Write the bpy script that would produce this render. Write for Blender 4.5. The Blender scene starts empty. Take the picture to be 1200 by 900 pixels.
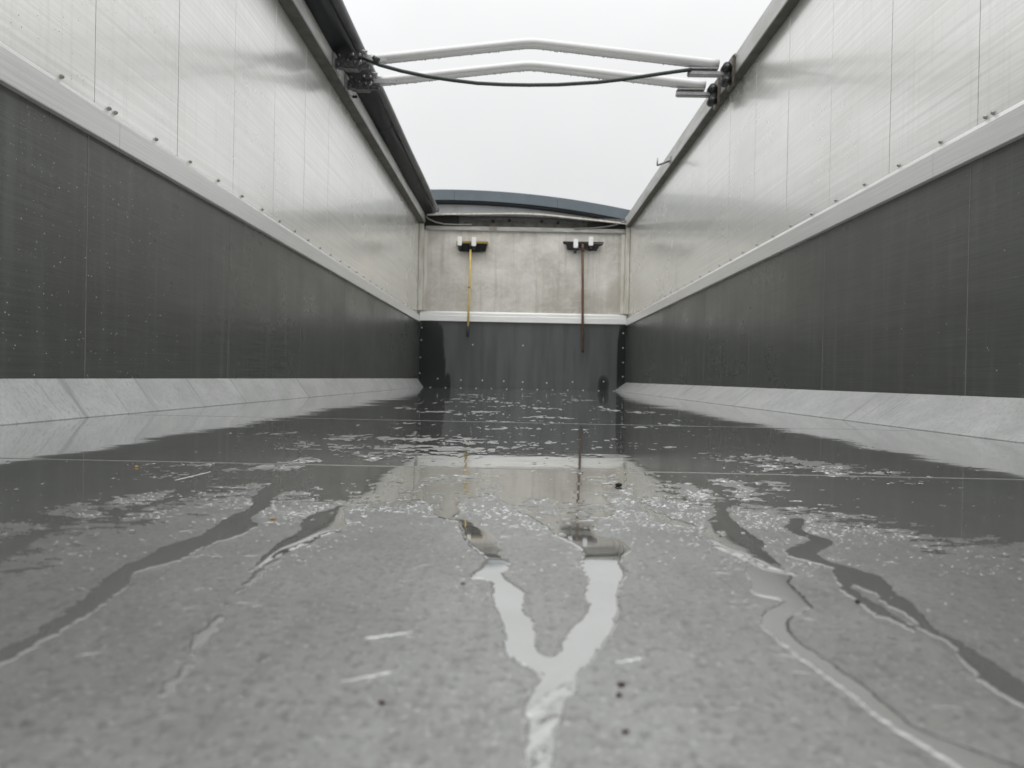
import bpy, bmesh, math, random
import numpy as np
from mathutils import Vector, Matrix

R = math.radians
scene = bpy.context.scene
col = scene.collection

# ------------------------------------------------------------------ camera
cd = bpy.data.cameras.new('camera')
cam = bpy.data.objects.new('camera', cd)
col.objects.link(cam)
cd.sensor_width = 36.0
cd.lens = 27.02
cd.clip_start = 0.01
cd.clip_end = 2000.0
cd.dof.use_dof = True
cd.dof.focus_distance = 1.5
cd.dof.aperture_fstop = 10
cr, cu, cf = Vector((.9998, .0073, .0201)), Vector((-.0201, .0073, .9998)), Vector((-.0071, .9999, -.0075))
m3 = Matrix((cr, cu, -cf)).transposed()
cam.matrix_world = Matrix.Translation((0, 0, .1221)) @ m3.to_4x4()
scene.camera = cam

# ------------------------------------------------------------------ sky: bright even overcast
SUN_EL, SUN_ROT = R(58), R(200)
world = bpy.data.worlds.new('World')
scene.world = world
world.use_nodes = True
wn, wl = world.node_tree.nodes, world.node_tree.links
wn.clear()
wo = wn.new('ShaderNodeOutputWorld')
bg = wn.new('ShaderNodeBackground')
bg.inputs['Strength'].default_value = 0.1
sky = wn.new('ShaderNodeTexSky')
sky.sky_type = 'NISHITA'
sky.sun_disc = False
sky.sun_elevation = SUN_EL
sky.sun_rotation = SUN_ROT
hsv = wn.new('ShaderNodeHueSaturation')
hsv.inputs['Saturation'].default_value = 0.05
wl.new(sky.outputs[0], hsv.inputs['Color'])
tc = wn.new('ShaderNodeTexCoord')
sx = wn.new('ShaderNodeSeparateXYZ')
wl.new(tc.outputs['Generated'], sx.inputs[0])
# overcast sky: brightness rises from the horizon to the zenith
ramp = wn.new('ShaderNodeMapRange')
ramp.inputs['From Min'].default_value = 0.0
ramp.inputs['From Max'].default_value = 1.0
ramp.inputs['To Min'].default_value = 8.3
ramp.inputs['To Max'].default_value = 31.0
cub = wn.new('ShaderNodeMath'); cub.operation = 'POWER'; cub.use_clamp = True; cub.inputs[1].default_value = 3.0
cl0 = wn.new('ShaderNodeMath'); cl0.operation = 'MAXIMUM'; cl0.inputs[1].default_value = 0.0
wl.new(sx.outputs['Z'], cl0.inputs[0]); wl.new(cl0.outputs[0], cub.inputs[0])
wl.new(cub.outputs[0], ramp.inputs['Value'])
cn = wn.new('ShaderNodeTexNoise')
cn.inputs['Scale'].default_value = 2.2
cn.inputs['Detail'].default_value = 5
cn.inputs['Roughness'].default_value = .5
wl.new(tc.outputs['Generated'], cn.inputs['Vector'])
cr2 = wn.new('ShaderNodeMapRange')
cr2.inputs['From Min'].default_value = .3
cr2.inputs['From Max'].default_value = .7
cr2.inputs['To Min'].default_value = .925
cr2.inputs['To Max'].default_value = 1.035
wl.new(cn.outputs['Fac'], cr2.inputs['Value'])
mul = wn.new('ShaderNodeMath'); mul.operation = 'MULTIPLY'
wl.new(ramp.outputs[0], mul.inputs[0]); wl.new(cr2.outputs[0], mul.inputs[1])
cmb = wn.new('ShaderNodeCombineColor')
for i, k in enumerate((.985, .998, 1.005)):
    mm = wn.new('ShaderNodeMath'); mm.operation = 'MULTIPLY'; mm.inputs[1].default_value = k
    wl.new(mul.outputs[0], mm.inputs[0]); wl.new(mm.outputs[0], cmb.inputs[i])
mx = wn.new('ShaderNodeMix'); mx.data_type = 'RGBA'
mx.inputs['Factor'].default_value = .95
wl.new(hsv.outputs[0], mx.inputs['A']); wl.new(cmb.outputs[0], mx.inputs['B'])
wl.new(mx.outputs['Result'], bg.inputs['Color'])
wl.new(bg.outputs[0], wo.inputs[0])

sd_ = bpy.data.lights.new('sun', 'SUN')
sd_.energy = 0.5
sd_.angle = R(40)
sd_.color = (1, .97, .93)
sun = bpy.data.objects.new('sun', sd_)
col.objects.link(sun)
d = Vector((math.sin(SUN_ROT) * math.cos(SUN_EL), math.cos(SUN_ROT) * math.cos(SUN_EL), math.sin(SUN_EL)))
sun.rotation_euler = d.to_track_quat('Z', 'Y').to_euler()

scene.view_settings.view_transform = 'Standard'
scene.view_settings.look = 'None'
scene.view_settings.exposure = 0.0
scene.view_settings.gamma = 1.0
scene.view_settings.use_curve_mapping = False
scene.render.engine = 'CYCLES'
scene.cycles.use_denoising = True
scene.cycles.max_bounces = 8
scene.cycles.diffuse_bounces = 4
scene.cycles.glossy_bounces = 5
scene.cycles.sample_clamp_indirect = 6

# ------------------------------------------------------------------ material helper
class MT:
    def __init__(s, name):
        s.m = bpy.data.materials.new(name)
        s.m.use_nodes = True
        s.n, s.l = s.m.node_tree.nodes, s.m.node_tree.links
        s.p = s.n['Principled BSDF']
        s.tc = s.n.new('ShaderNodeTexCoord')
    def set(s, **k):
        for a, v in k.items():
            i = s.p.inputs[a.replace('_', ' ')]
            if hasattr(v, 'links') or hasattr(v, 'is_linked'): s.l.new(v, i)
            else: i.default_value = (*v, 1) if isinstance(v, tuple) and len(v) == 3 else v
        return s
    def noise(s, scale=(1, 1, 1), detail=4, rough=.55, dist=0., typ='noise', out='Fac', sc=1.0):
        mp = s.n.new('ShaderNodeMapping'); mp.inputs['Scale'].default_value = scale
        s.l.new(s.tc.outputs['Object'], mp.inputs[0])
        if typ == 'vor':
            t = s.n.new('ShaderNodeTexVoronoi'); t.inputs['Scale'].default_value = sc
            s.l.new(mp.outputs[0], t.inputs['Vector']); return t.outputs[out if out != 'Fac' else 'Distance']
        t = s.n.new('ShaderNodeTexNoise'); t.inputs['Scale'].default_value = sc
        t.inputs['Detail'].default_value = detail; t.inputs['Roughness'].default_value = rough
        t.inputs['Distortion'].default_value = dist
        s.l.new(mp.outputs[0], t.inputs['Vector'])
        return t.outputs['Fac']
    def rng(s, v, a, b, c, d_):
        r = s.n.new('ShaderNodeMapRange')
        for k, x in zip(('From Min', 'From Max', 'To Min', 'To Max'), (a, b, c, d_)): r.inputs[k].default_value = x
        s.l.new(v, r.inputs['Value']); return r.outputs[0]
    def math(s, op, a, b):
        m = s.n.new('ShaderNodeMath'); m.operation = op
        for i, x in enumerate((a, b)):
            if isinstance(x, (int, float)): m.inputs[i].default_value = x
            else: s.l.new(x, m.inputs[i])
        return m.outputs[0]
    def mix(s, fac, a, b):
        m = s.n.new('ShaderNodeMix'); m.data_type = 'RGBA'
        if isinstance(fac, (int, float)): m.inputs['Factor'].default_value = fac
        else: s.l.new(fac, m.inputs['Factor'])
        for k, x in (('A', a), ('B', b)):
            if isinstance(x, tuple): m.inputs[k].default_value = (*x, 1)
            else: s.l.new(x, m.inputs[k])
        return m.outputs['Result']
    def bump(s, h, strength=.3, dist=.001, prev=None):
        b = s.n.new('ShaderNodeBump'); b.inputs['Strength'].default_value = strength
        b.inputs['Distance'].default_value = dist
        s.l.new(h, b.inputs['Height'])
        if prev is not None: s.l.new(prev, b.inputs['Normal'])
        return b.outputs[0]

def g(v): return (v, v, v)

# brushed aluminium panels of the upper side walls
a = MT('aluminium_panel')
brush = a.noise((8, 1.1, 105), 3, .55)             # lines that run along the body
brush2 = a.noise((8, 3.5, 210), 1, .5)
drip = a.noise((20, 60, 2.2), 4, .6)                # faint vertical runs
blot = a.noise((1, 1.0, 1.8), 5, .6)
speck = a.noise((160, 160, 160), 2, .5)
c = a.mix(a.rng(brush, .35, .7, 0, 1), (.93, .925, .895), (.79, .785, .75))
c = a.mix(a.rng(blot, .45, .72, 0, .4), c, (.72, .71, .67))
c = a.mix(a.rng(drip, .5, .8, 0, .4), c, (.68, .67, .63))
nb = a.bump(brush, .35, .0007)
nb = a.bump(brush2, .25, .0003, nb)
a.set(Base_Color=c, Metallic=.50, Roughness=a.rng(blot, .3, .7, .20, .30), Normal=nb, Coat_Weight=.30, Coat_Roughness=.06)
ALU_PANEL = a.m

a = MT('aluminium_trim')
brush = a.noise((40, 2, 260), 3, .6)
sp = a.noise((90, 90, 90), 3, .6)
c = a.mix(a.rng(brush, .35, .7, 0, 1), (.74, .74, .73), (.60, .60, .59))
c = a.mix(a.rng(sp, .6, .75, 0, .5), c, (.6, .59, .57))
a.set(Base_Color=c, Metallic=.40, Roughness=.30, Normal=a.bump(brush, .3, .0006))
ALU_TRIM = a.m

a = MT('aluminium_front_trim')
st = a.noise((3, 3, 30), 3, .6)
a.set(Base_Color=a.mix(a.rng(st, .35, .7, 0, 1), (.95, .95, .94), (.84, .84, .82)), Metallic=.35, Roughness=.38)
WHITE_TRIM = a.m

a = MT('weathered_rail')
b1 = a.noise((20, 3, 20), 5, .6)
c = a.mix(a.rng(b1, .4, .65, 0, 1), (.55, .55, .53), (.40, .39, .36))
a.set(Base_Color=c, Metallic=.45, Roughness=.42, Normal=a.bump(b1, .2, .001))
RAIL = a.m

# dark liner sheets
def liner(name, base, alt, rr):
    a = MT(name)
    br = a.noise((60, 2.5, 260), 4, .7)
    dr = a.noise((60, 22, 1.1), 4, .6)
    bl = a.noise((1, 1.3, 2), 4, .6)
    ws = a.noise((400, 160, 160), 2, .5)
    c = a.mix(a.rng(br, .35, .68, 0, 1), base, alt)
    c = a.mix(a.rng(dr, .5, .78, 0, .5), c, tuple(x * 1.45 for x in alt))
    c = a.mix(a.rng(bl, .45, .7, 0, .4), c, tuple(x * .75 for x in base))
    n = a.bump(br, .3, .0005)
    n = a.bump(dr, .15, .0006, n)
    a.set(Base_Color=c, Roughness=a.rng(bl, .3, .7, rr - .04, rr + .10), Metallic=.0, Normal=n, Specular_IOR_Level=.5)
    return a.m
LINER = liner('dark_liner_sheet', (.060, .063, .059), (.094, .099, .092), .27)

a = MT('front_liner_sheet')
dr = a.noise((9, 40, .8), 4, .6)
bl = a.noise((4, 4, 4), 4, .6)
c = a.mix(a.rng(dr, .40, .62, 0, 1), (.074, .080, .080), (.104, .110, .110))
# wet patches: darker, with their own outline in the left corner and low on the right
sxyz = a.n.new('ShaderNodeSeparateXYZ'); a.l.new(a.tc.outputs['Object'], sxyz.inputs[0])
def blob(cx, cz, rx, rz, soft=.15):
    wob = a.noise((9, 9, 2.5), 3, .55)
    u = a.math('DIVIDE', a.math('SUBTRACT', sxyz.outputs[0], cx), rx)
    v = a.math('DIVIDE', a.math('SUBTRACT', sxyz.outputs[2], cz), rz)
    r2 = a.math('ADD', a.math('POWER', a.math('ABSOLUTE', u, 0), 2.6), a.math('POWER', a.math('ABSOLUTE', v, 0), 2.6))
    r2 = a.math('ADD', r2, a.math('MULTIPLY', a.math('SUBTRACT', wob, .5), 1.1))
    return a.rng(r2, 1 - soft, 1 + soft, 1, 0)
wet = a.math('MAXIMUM', blob(-1.03, .2, .18, .60), blob(-.815, .02, .035, .14, .5))
wet = a.math('MAXIMUM', wet, blob(1.0, .06, .06, .10, .9))
wet = a.math('MAXIMUM', wet, blob(1.22, .3, .07, .5, .3))
c = a.mix(wet, c, (.014, .018, .016))
a.set(Base_Color=c, Roughness=a.rng(wet, 0, 1, .33, .2), Specular_IOR_Level=.45, Normal=a.bump(dr, .1, .001))
FRONT_LINER = a.m

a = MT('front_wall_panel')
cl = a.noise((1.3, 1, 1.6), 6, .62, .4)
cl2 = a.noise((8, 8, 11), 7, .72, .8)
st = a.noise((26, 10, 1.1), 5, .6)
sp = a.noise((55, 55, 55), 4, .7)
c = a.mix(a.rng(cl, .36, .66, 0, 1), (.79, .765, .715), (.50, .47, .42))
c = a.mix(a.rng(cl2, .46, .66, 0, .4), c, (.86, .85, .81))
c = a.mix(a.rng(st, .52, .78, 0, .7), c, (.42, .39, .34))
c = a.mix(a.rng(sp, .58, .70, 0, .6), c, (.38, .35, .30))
sxyz = a.n.new('ShaderNodeSeparateXYZ'); a.l.new(a.tc.outputs['Object'], sxyz.inputs[0])
rust = blob(1.12, 1.1, .10, .18, .7)
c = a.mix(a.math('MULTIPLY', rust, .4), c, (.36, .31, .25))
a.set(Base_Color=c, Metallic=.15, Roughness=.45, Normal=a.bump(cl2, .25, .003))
FRONT_PANEL = a.m

a = MT('front_beam_metal')
b1 = a.noise((7, 7, 40), 5, .65)
a.set(Base_Color=a.mix(a.rng(b1, .35, .65, 0, 1), (.52, .52, .50), (.34, .33, .30)), Metallic=.3, Roughness=.42)
BEAM = a.m
a = MT('corner_strip_cream')
b1 = a.noise((20, 20, 4), 4, .6)
a.set(Base_Color=a.mix(a.rng(b1, .4, .65, 0, 1), (.74, .72, .66), (.55, .52, .45)), Roughness=.5)
CREAM = a.m

# kick plates along the floor
a = MT('kick_plate_aluminium')
xz = a.noise((1.0, 14, 1.0), 4, .6)                 # stains run down the slope
bl = a.noise((7, 4.5, 7), 6, .68)
sp = a.noise((75, 120, 75), 4, .7)
sp2 = a.noise((38, 60, 38), 3, .6)
c = a.mix(a.rng(bl, .38, .64, 0, 1), (.45, .455, .45), (.35, .355, .35))
c = a.mix(a.rng(xz, .58, .66, 0, .7), c, (.20, .205, .20))
c = a.mix(a.rng(sp, .50, .64, 0, .6), c, (.26, .26, .25))
c = a.mix(a.rng(sp2, .66, .72, 0, .7), c, (.24, .24, .23))
n = a.bump(sp, .35, .0006)
a.set(Base_Color=c, Metallic=.25, Roughness=.45, Normal=n)
KICK = a.m

# the floor plate, dry but full of tiny beads of water
a = MT('floor_aluminium')
m1 = a.noise((7, 7, 7), 6, .62)
m2 = a.noise((120, 90, 55), 5, .75)
m3_ = a.noise((190, 150, 190), 4, .65)
m4 = a.noise((330, 240, 330), 3, .6)
m6 = a.noise((40, 26, 40), 4, .7)
ln = a.noise((60, 1.6, 1), 4, .6)
c = a.mix(a.rng(m1, .36, .66, 0, 1), (.375, .378, .365), (.255, .258, .246))
c = a.mix(a.rng(m2, .46, .66, 0, .38), c, (.235, .237, .224))
m5 = a.noise((30, 14, 20), 6, .72)
c = a.mix(a.rng(m5, .5, .66, 0, .3), c, (.46, .465, .45))
c = a.mix(a.rng(m3_, .53, .60, 0, .55), c, (.16, .16, .15))
c = a.mix(a.rng(m6, .66, .70, 0, .7), c, (.13, .125, .11))
c = a.mix(a.rng(ln, .55, .72, 0, .5), c, (.2, .195, .18))
c = a.mix(a.rng(m4, .60, .66, 0, .5), c, (.66, .67, .65))
n = a.bump(m3_, .35, .0008)
n = a.bump(m4, .4, .0004, n)
a.set(Base_Color=c, Metallic=.78, Roughness=a.rng(m1, .35, .65, .30, .38), Normal=n, Specular_IOR_Level=.6)
FLOOR = a.m

# standing water over the bright metal
a = MT('water_film')
w1 = a.noise((5, 9, 5), 2, .5)
w2 = a.noise((40, 60, 40), 2, .5)
m1 = a.noise((14, 10, 14), 5, .6)
c = a.mix(a.rng(m1, .35, .65, 0, 1), (.57, .575, .56), (.50, .505, .49))
w3 = a.noise((.8, 2.4, .8), 1, .4)
n = a.bump(w1, .22, .0016)
n = a.bump(w3, .45, .004, n)
n = a.bump(w2, .10, .0002, n)
a.set(Base_Color=c, Metallic=.86, Roughness=.035, Normal=n)
WATER = a.m

a = MT('shallow_water_film')
w2 = a.noise((120, 90, 120), 3, .5)
a.set(Base_Color=(.38, .385, .372), Metallic=.86, Roughness=.13, Normal=a.bump(w2, .12, .0003))
THIN = a.m
a = MT('floor_water_bead')
a.set(Base_Color=g(.60), Metallic=.4, Roughness=.18)
BEADS = a.m

def simple(name, colr, rough=.5, metal=0., var=.25, scale=30, bump=.1, spec=.5):
    a = MT(name)
    nz = a.noise((scale,) * 3, 4, .6)
    c = a.mix(a.rng(nz, .35, .65, 0, 1), colr, tuple(x * (1 - var) for x in colr))
    a.set(Base_Color=c, Roughness=rough, Metallic=metal, Specular_IOR_Level=spec)
    if bump: a.set(Normal=a.bump(nz, bump, .001))
    return a.m
TUBE = simple('white_painted_tube', (.56, .56, .55), .33, .2, .04, 25)
DARK_STEEL = simple('grimy_steel', (.16, .16, .165), .45, .6, .6, 60, .4)
GALV = simple('galvanised_plate', (.42, .42, .42), .4, .7, .3, 60, .2)
RUBBER = simple('black_rubber', (.02, .022, .022), .5, 0, .3, 40)
CABLE = simple('dark_green_cable', (.030, .042, .036), .42, 0, .3, 50)
TARP = simple('dark_navy_tarpaulin', (.010, .012, .016), .5, 0, .4, 9, .5, .3)
TARP_EDGE = simple('grey_tarpaulin_tube', (.085, .088, .09), .40, 0, .3, 9, .3)
YELLOW = simple('yellow_handle_paint', (.78, .58, .20), .45, 0, .2, 20)
YELLOW_WOOD = simple('tan_broom_wood', (.42, .30, .08), .6, 0, .3, 30)
BROWN = simple('brown_wood_handle', (.17, .095, .055), .6, 0, .4, 25)
BLACK = simple('black_bristle', (.012, .012, .012), .8, 0, .4, 60)
WHITE_PL = simple('white_plastic_clip', (.92, .92, .90), .35, 0, .05, 20)
RIVET = simple('rivet_metal', (.42, .42, .38), .35, .6, .5, 200)
SCREW = simple('bright_screw_head', (.70, .70, .68), .4, .4, .2, 200)
BEAD = simple('joint_weld', (.20, .20, .19), .45, .3, .3, 90)
RAIL_SHADE = simple('rail_shade_dark', (.10, .095, .08), .6, 0, .5, 12, .3)  # dark tone stands in for the shade below the top rail
SEAM = simple('pale_sealant', (.17, .174, .168), .5, 0, .2, 40)
BLDG_BLUE = simple('blue_grey_fascia', (.17, .205, .23), .42, .1, .12, 2, .05)
BLDG_GREY = simple('grey_cladding', (.78, .79, .78), .5, .1, .15, 1.5, .05)
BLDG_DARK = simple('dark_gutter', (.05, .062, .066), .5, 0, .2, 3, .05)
ASPHALT = simple('asphalt_yard', (.055, .055, .054), .8, 0, .3, 3, .3)
DEBRIS = simple('brown_debris', (.055, .022, .012), .6, 0, .3, 300)
DEBRIS2 = simple('tan_debris', (.42, .27, .10), .6, 0, .3, 300)
SCRATCH = simple('bare_scratched_metal', (.62, .63, .62), .45, .2, .3, 100, .1)
GASKET = simple('grey_curtain_edge', (.30, .29, .26), .6, 0, .3, 20)
VOID = simple('gap_shade_black', (.018, .018, .016), .8, 0, .3, 20)  # black stands in for the shade inside the holes and pockets

a = MT('water_drop')
a.set(Base_Color=g(.55), Metallic=.35, Roughness=.16)
DROP = a.m

# ------------------------------------------------------------------ object helpers
def link(name, me, mat=None, parent=None, smooth=False):
    o = bpy.data.objects.new(name, me)
    col.objects.link(o)
    if mat is not None and not me.materials: me.materials.append(mat)
    if parent is not None: o.parent = parent
    if smooth: me.polygons.foreach_set('use_smooth', [True] * len(me.polygons))
    return o
def from_bm(name, bm, mat, parent=None, smooth=False):
    bmesh.ops.recalc_face_normals(bm, faces=bm.faces)
    me = bpy.data.meshes.new(name)
    bm.to_mesh(me); bm.free()
    return link(name, me, mat, parent, smooth)
def empty(name, label, cat, loc=(0, 0, 0), group=None, kind=None):
    o = bpy.data.objects.new(name, None)
    col.objects.link(o); o.location = loc; o.empty_display_size = .1
    return tag(o, label, cat, group, kind)
def tag(o, label, cat, group=None, kind=None):
    o['label'] = label; o['category'] = cat
    if group: o['group'] = group
    if kind: o['kind'] = kind
    return o
def bx(bm, x0, x1, y0, y1, z0, z1):
    v = [bm.verts.new((x, y, z)) for x in (x0, x1) for y in (y0, y1) for z in (z0, z1)]
    for f in ((0, 1, 3, 2), (4, 6, 7, 5), (0, 4, 5, 1), (2, 3, 7, 6), (0, 2, 6, 4), (1, 5, 7, 3)):
        bm.faces.new([v[i] for i in f])
    return v
def box(name, x0, x1, y0, y1, z0, z1, mat, parent=None, bev=0.):
    bm = bmesh.new(); bx(bm, x0, x1, y0, y1, z0, z1)
    if bev:
        bmesh.ops.bevel(bm, geom=bm.edges[:], offset=bev, segments=2, affect='EDGES')
    return from_bm(name, bm, mat, parent)
def prism(name, prof, y0, y1, mat, parent=None, segs=1, jit=0.):
    """profile [(x, z)] swept along y"""
    bm = bmesh.new(); rings = []
    for k in range(segs + 1):
        y = y0 + (y1 - y0) * k / segs
        rings.append([bm.verts.new((x, y, z)) for x, z in prof])
    n = len(prof)
    for A, B in zip(rings, rings[1:]):
        for i in range(n): bm.faces.new((A[i], A[(i + 1) % n], B[(i + 1) % n], B[i]))
    bm.faces.new(rings[0]); bm.faces.new(rings[-1][::-1])
    return from_bm(name, bm, mat, parent)
def sweep(bm, pts, rad, n=16, cap=True, sq=None):
    pts = [Vector(p) for p in pts]; rings = []
    for i, p in enumerate(pts):
        t = (pts[min(i + 1, len(pts) - 1)] - pts[max(i - 1, 0)]).normalized()
        ref = Vector((0, 0, 1)) if abs(t.z) < .9 else Vector((0, 1, 0))
        u = t.cross(ref).normalized(); w = u.cross(t)
        r = rad[i] if isinstance(rad, (list, tuple)) else rad
        rings.append([bm.verts.new(p + (u * math.cos(a_) + w * math.sin(a_)) * r) for a_ in [2 * math.pi * k / n for k in range(n)]])
    for A, B in zip(rings, rings[1:]):
        for i in range(n): bm.faces.new((A[i], A[(i + 1) % n], B[(i + 1) % n], B[i]))
    if cap: bm.faces.new(rings[0]); bm.faces.new(rings[-1][::-1])
def tube(name, pts, rad, mat, parent=None, n=16):
    bm = bmesh.new(); sweep(bm, pts, rad, n)
    o = from_bm(name, bm, mat, parent, True)
    return o
def dome_mesh(name, r, hgt, mat, n=8):
    """button head, axis +x"""
    bm = bmesh.new(); rings = []
    for (rr, hh) in ((1, 0), (1, .35), (.72, .8), (.3, 1)):
        rings.append([bm.verts.new((hh * hgt, rr * r * math.cos(2 * math.pi * k / n), rr * r * math.sin(2 * math.pi * k / n))) for k in range(n)])
    for A, B in zip(rings, rings[1:]):
        for i in range(n): bm.faces.new((A[i], A[(i + 1) % n], B[(i + 1) % n], B[i]))
    bm.faces.new(rings[-1])
    bmesh.ops.recalc_face_normals(bm, faces=bm.faces)
    me = bpy.data.meshes.new(name); bm.to_mesh(me); bm.free(); me.materials.append(mat)
    me.polygons.foreach_set('use_smooth', [True] * len(me.polygons))
    return me

XL, XR, YB, Y0 = -1.1725, 1.2675, 8.945, -2.0
FL, FR = -1.095, 1.130                               # where the kick plates meet the floor
rnd = random.Random(7)

# ------------------------------------------------------------------ yard and building outside
yard = box('yard_ground', -300, 300, -300, 300, -1.75, -1.35, ASPHALT)
tag(yard, 'dark asphalt yard around the trailer, out of view below it', 'ground', kind='structure')

bld = empty('warehouse', 'arched warehouse roof with blue grey fascia behind the front wall', 'building', (0, 30, -1.35))
def arch_z(x): return 7.395 - (x + 2.6) ** 2 / (2 * 35.0)
def arch_strip(name, x0, x1, n, dz0, dz1, y0, y1, mat):
    bm = bmesh.new(); rings = []
    for k in range(n + 1):
        x = x0 + (x1 - x0) * k / n; z = arch_z(x)
        b_ = dz0 if dz0 > -50 else -1.35 - z
        rings.append([bm.verts.new((x, y - 30, zz + 1.35)) for y, zz in ((y0, z + b_), (y1, z + b_), (y1, z + dz1), (y0, z + dz1))])
    for A, B in zip(rings, rings[1:]):
        for i in range(4): bm.faces.new((A[i], A[(i + 1) % 4], B[(i + 1) % 4], B[i]))
    bm.faces.new(rings[0]); bm.faces.new(rings[-1][::-1])
    return from_bm(name, bm, mat, bld)
arch_strip('roof', -18.5, 13.3, 48, -.12, -.02, 30.12, 55, BLDG_DARK)
for k in range(8):                                   # the fascia is made of folded sheets
    x0 = -18.6 + 4.0 * k + (.55 if k else 0)
    arch_strip('fascia_sheet', -18.6 + 4.0 * k + .01, -18.6 + 4.0 * (k + 1), 8, -.40, 0, 29.85, 30.1, BLDG_BLUE)
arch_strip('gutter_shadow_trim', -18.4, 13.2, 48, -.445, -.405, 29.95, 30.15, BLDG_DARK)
arch_strip('end_wall', -18.0, 12.8, 48, -99, -.48, 30.3, 30.6, BLDG_GREY)
ribme = None
bm = bmesh.new()
for k in range(236):
    x = -17.9 + .13 * k
    bx(bm, x, x + .05, .255, .297, 0.0, arch_z(x) + 1.35 - .50)
ribs = from_bm('cladding_rib', bm, BLDG_GREY, bld); ribs['kind'] = 'stuff'

# ------------------------------------------------------------------ floor plates
floor = empty('floor', 'wet bare aluminium trailer floor with puddles and dry patches', 'floor', kind='structure')
joints = [Y0, 1.033, 2.12, 4.12, 6.55, YB]
for y0, y1 in zip(joints, joints[1:]):
    bm = bmesh.new(); bx(bm, XL, XR, y0 + .0008, y1 - .0008, -.03, 0)
    from_bm('floor_plate', bm, FLOOR, floor)
box('floor_underlay', XL, XR, Y0, YB, -.06, -.032, DARK_STEEL, floor)
def joint_bead(y, hgt, wd):
    prof = [(-wd, -.001), (-wd * .55, hgt * .75), (0, hgt), (wd * .55, hgt * .75), (wd, -.001)]
    bm = bmesh.new(); rings = []
    for k in range(61):
        x = FL + (FR - FL) * k / 60
        dy = .0008 * math.sin(x * 23) + .0005 * math.sin(x * 61)
        rings.append([bm.verts.new((x, y + p + dy, q)) for p, q in prof])
    for A, B in zip(rings, rings[1:]):
        for i in range(4): bm.faces.new((A[i], A[i + 1], B[i + 1], B[i]))
    return from_bm('joint_bead', bm, BEAD, floor, True)
joint_bead(joints[1], .0008, .0018)
joint_bead(joints[2], .0005, .0030)

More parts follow.
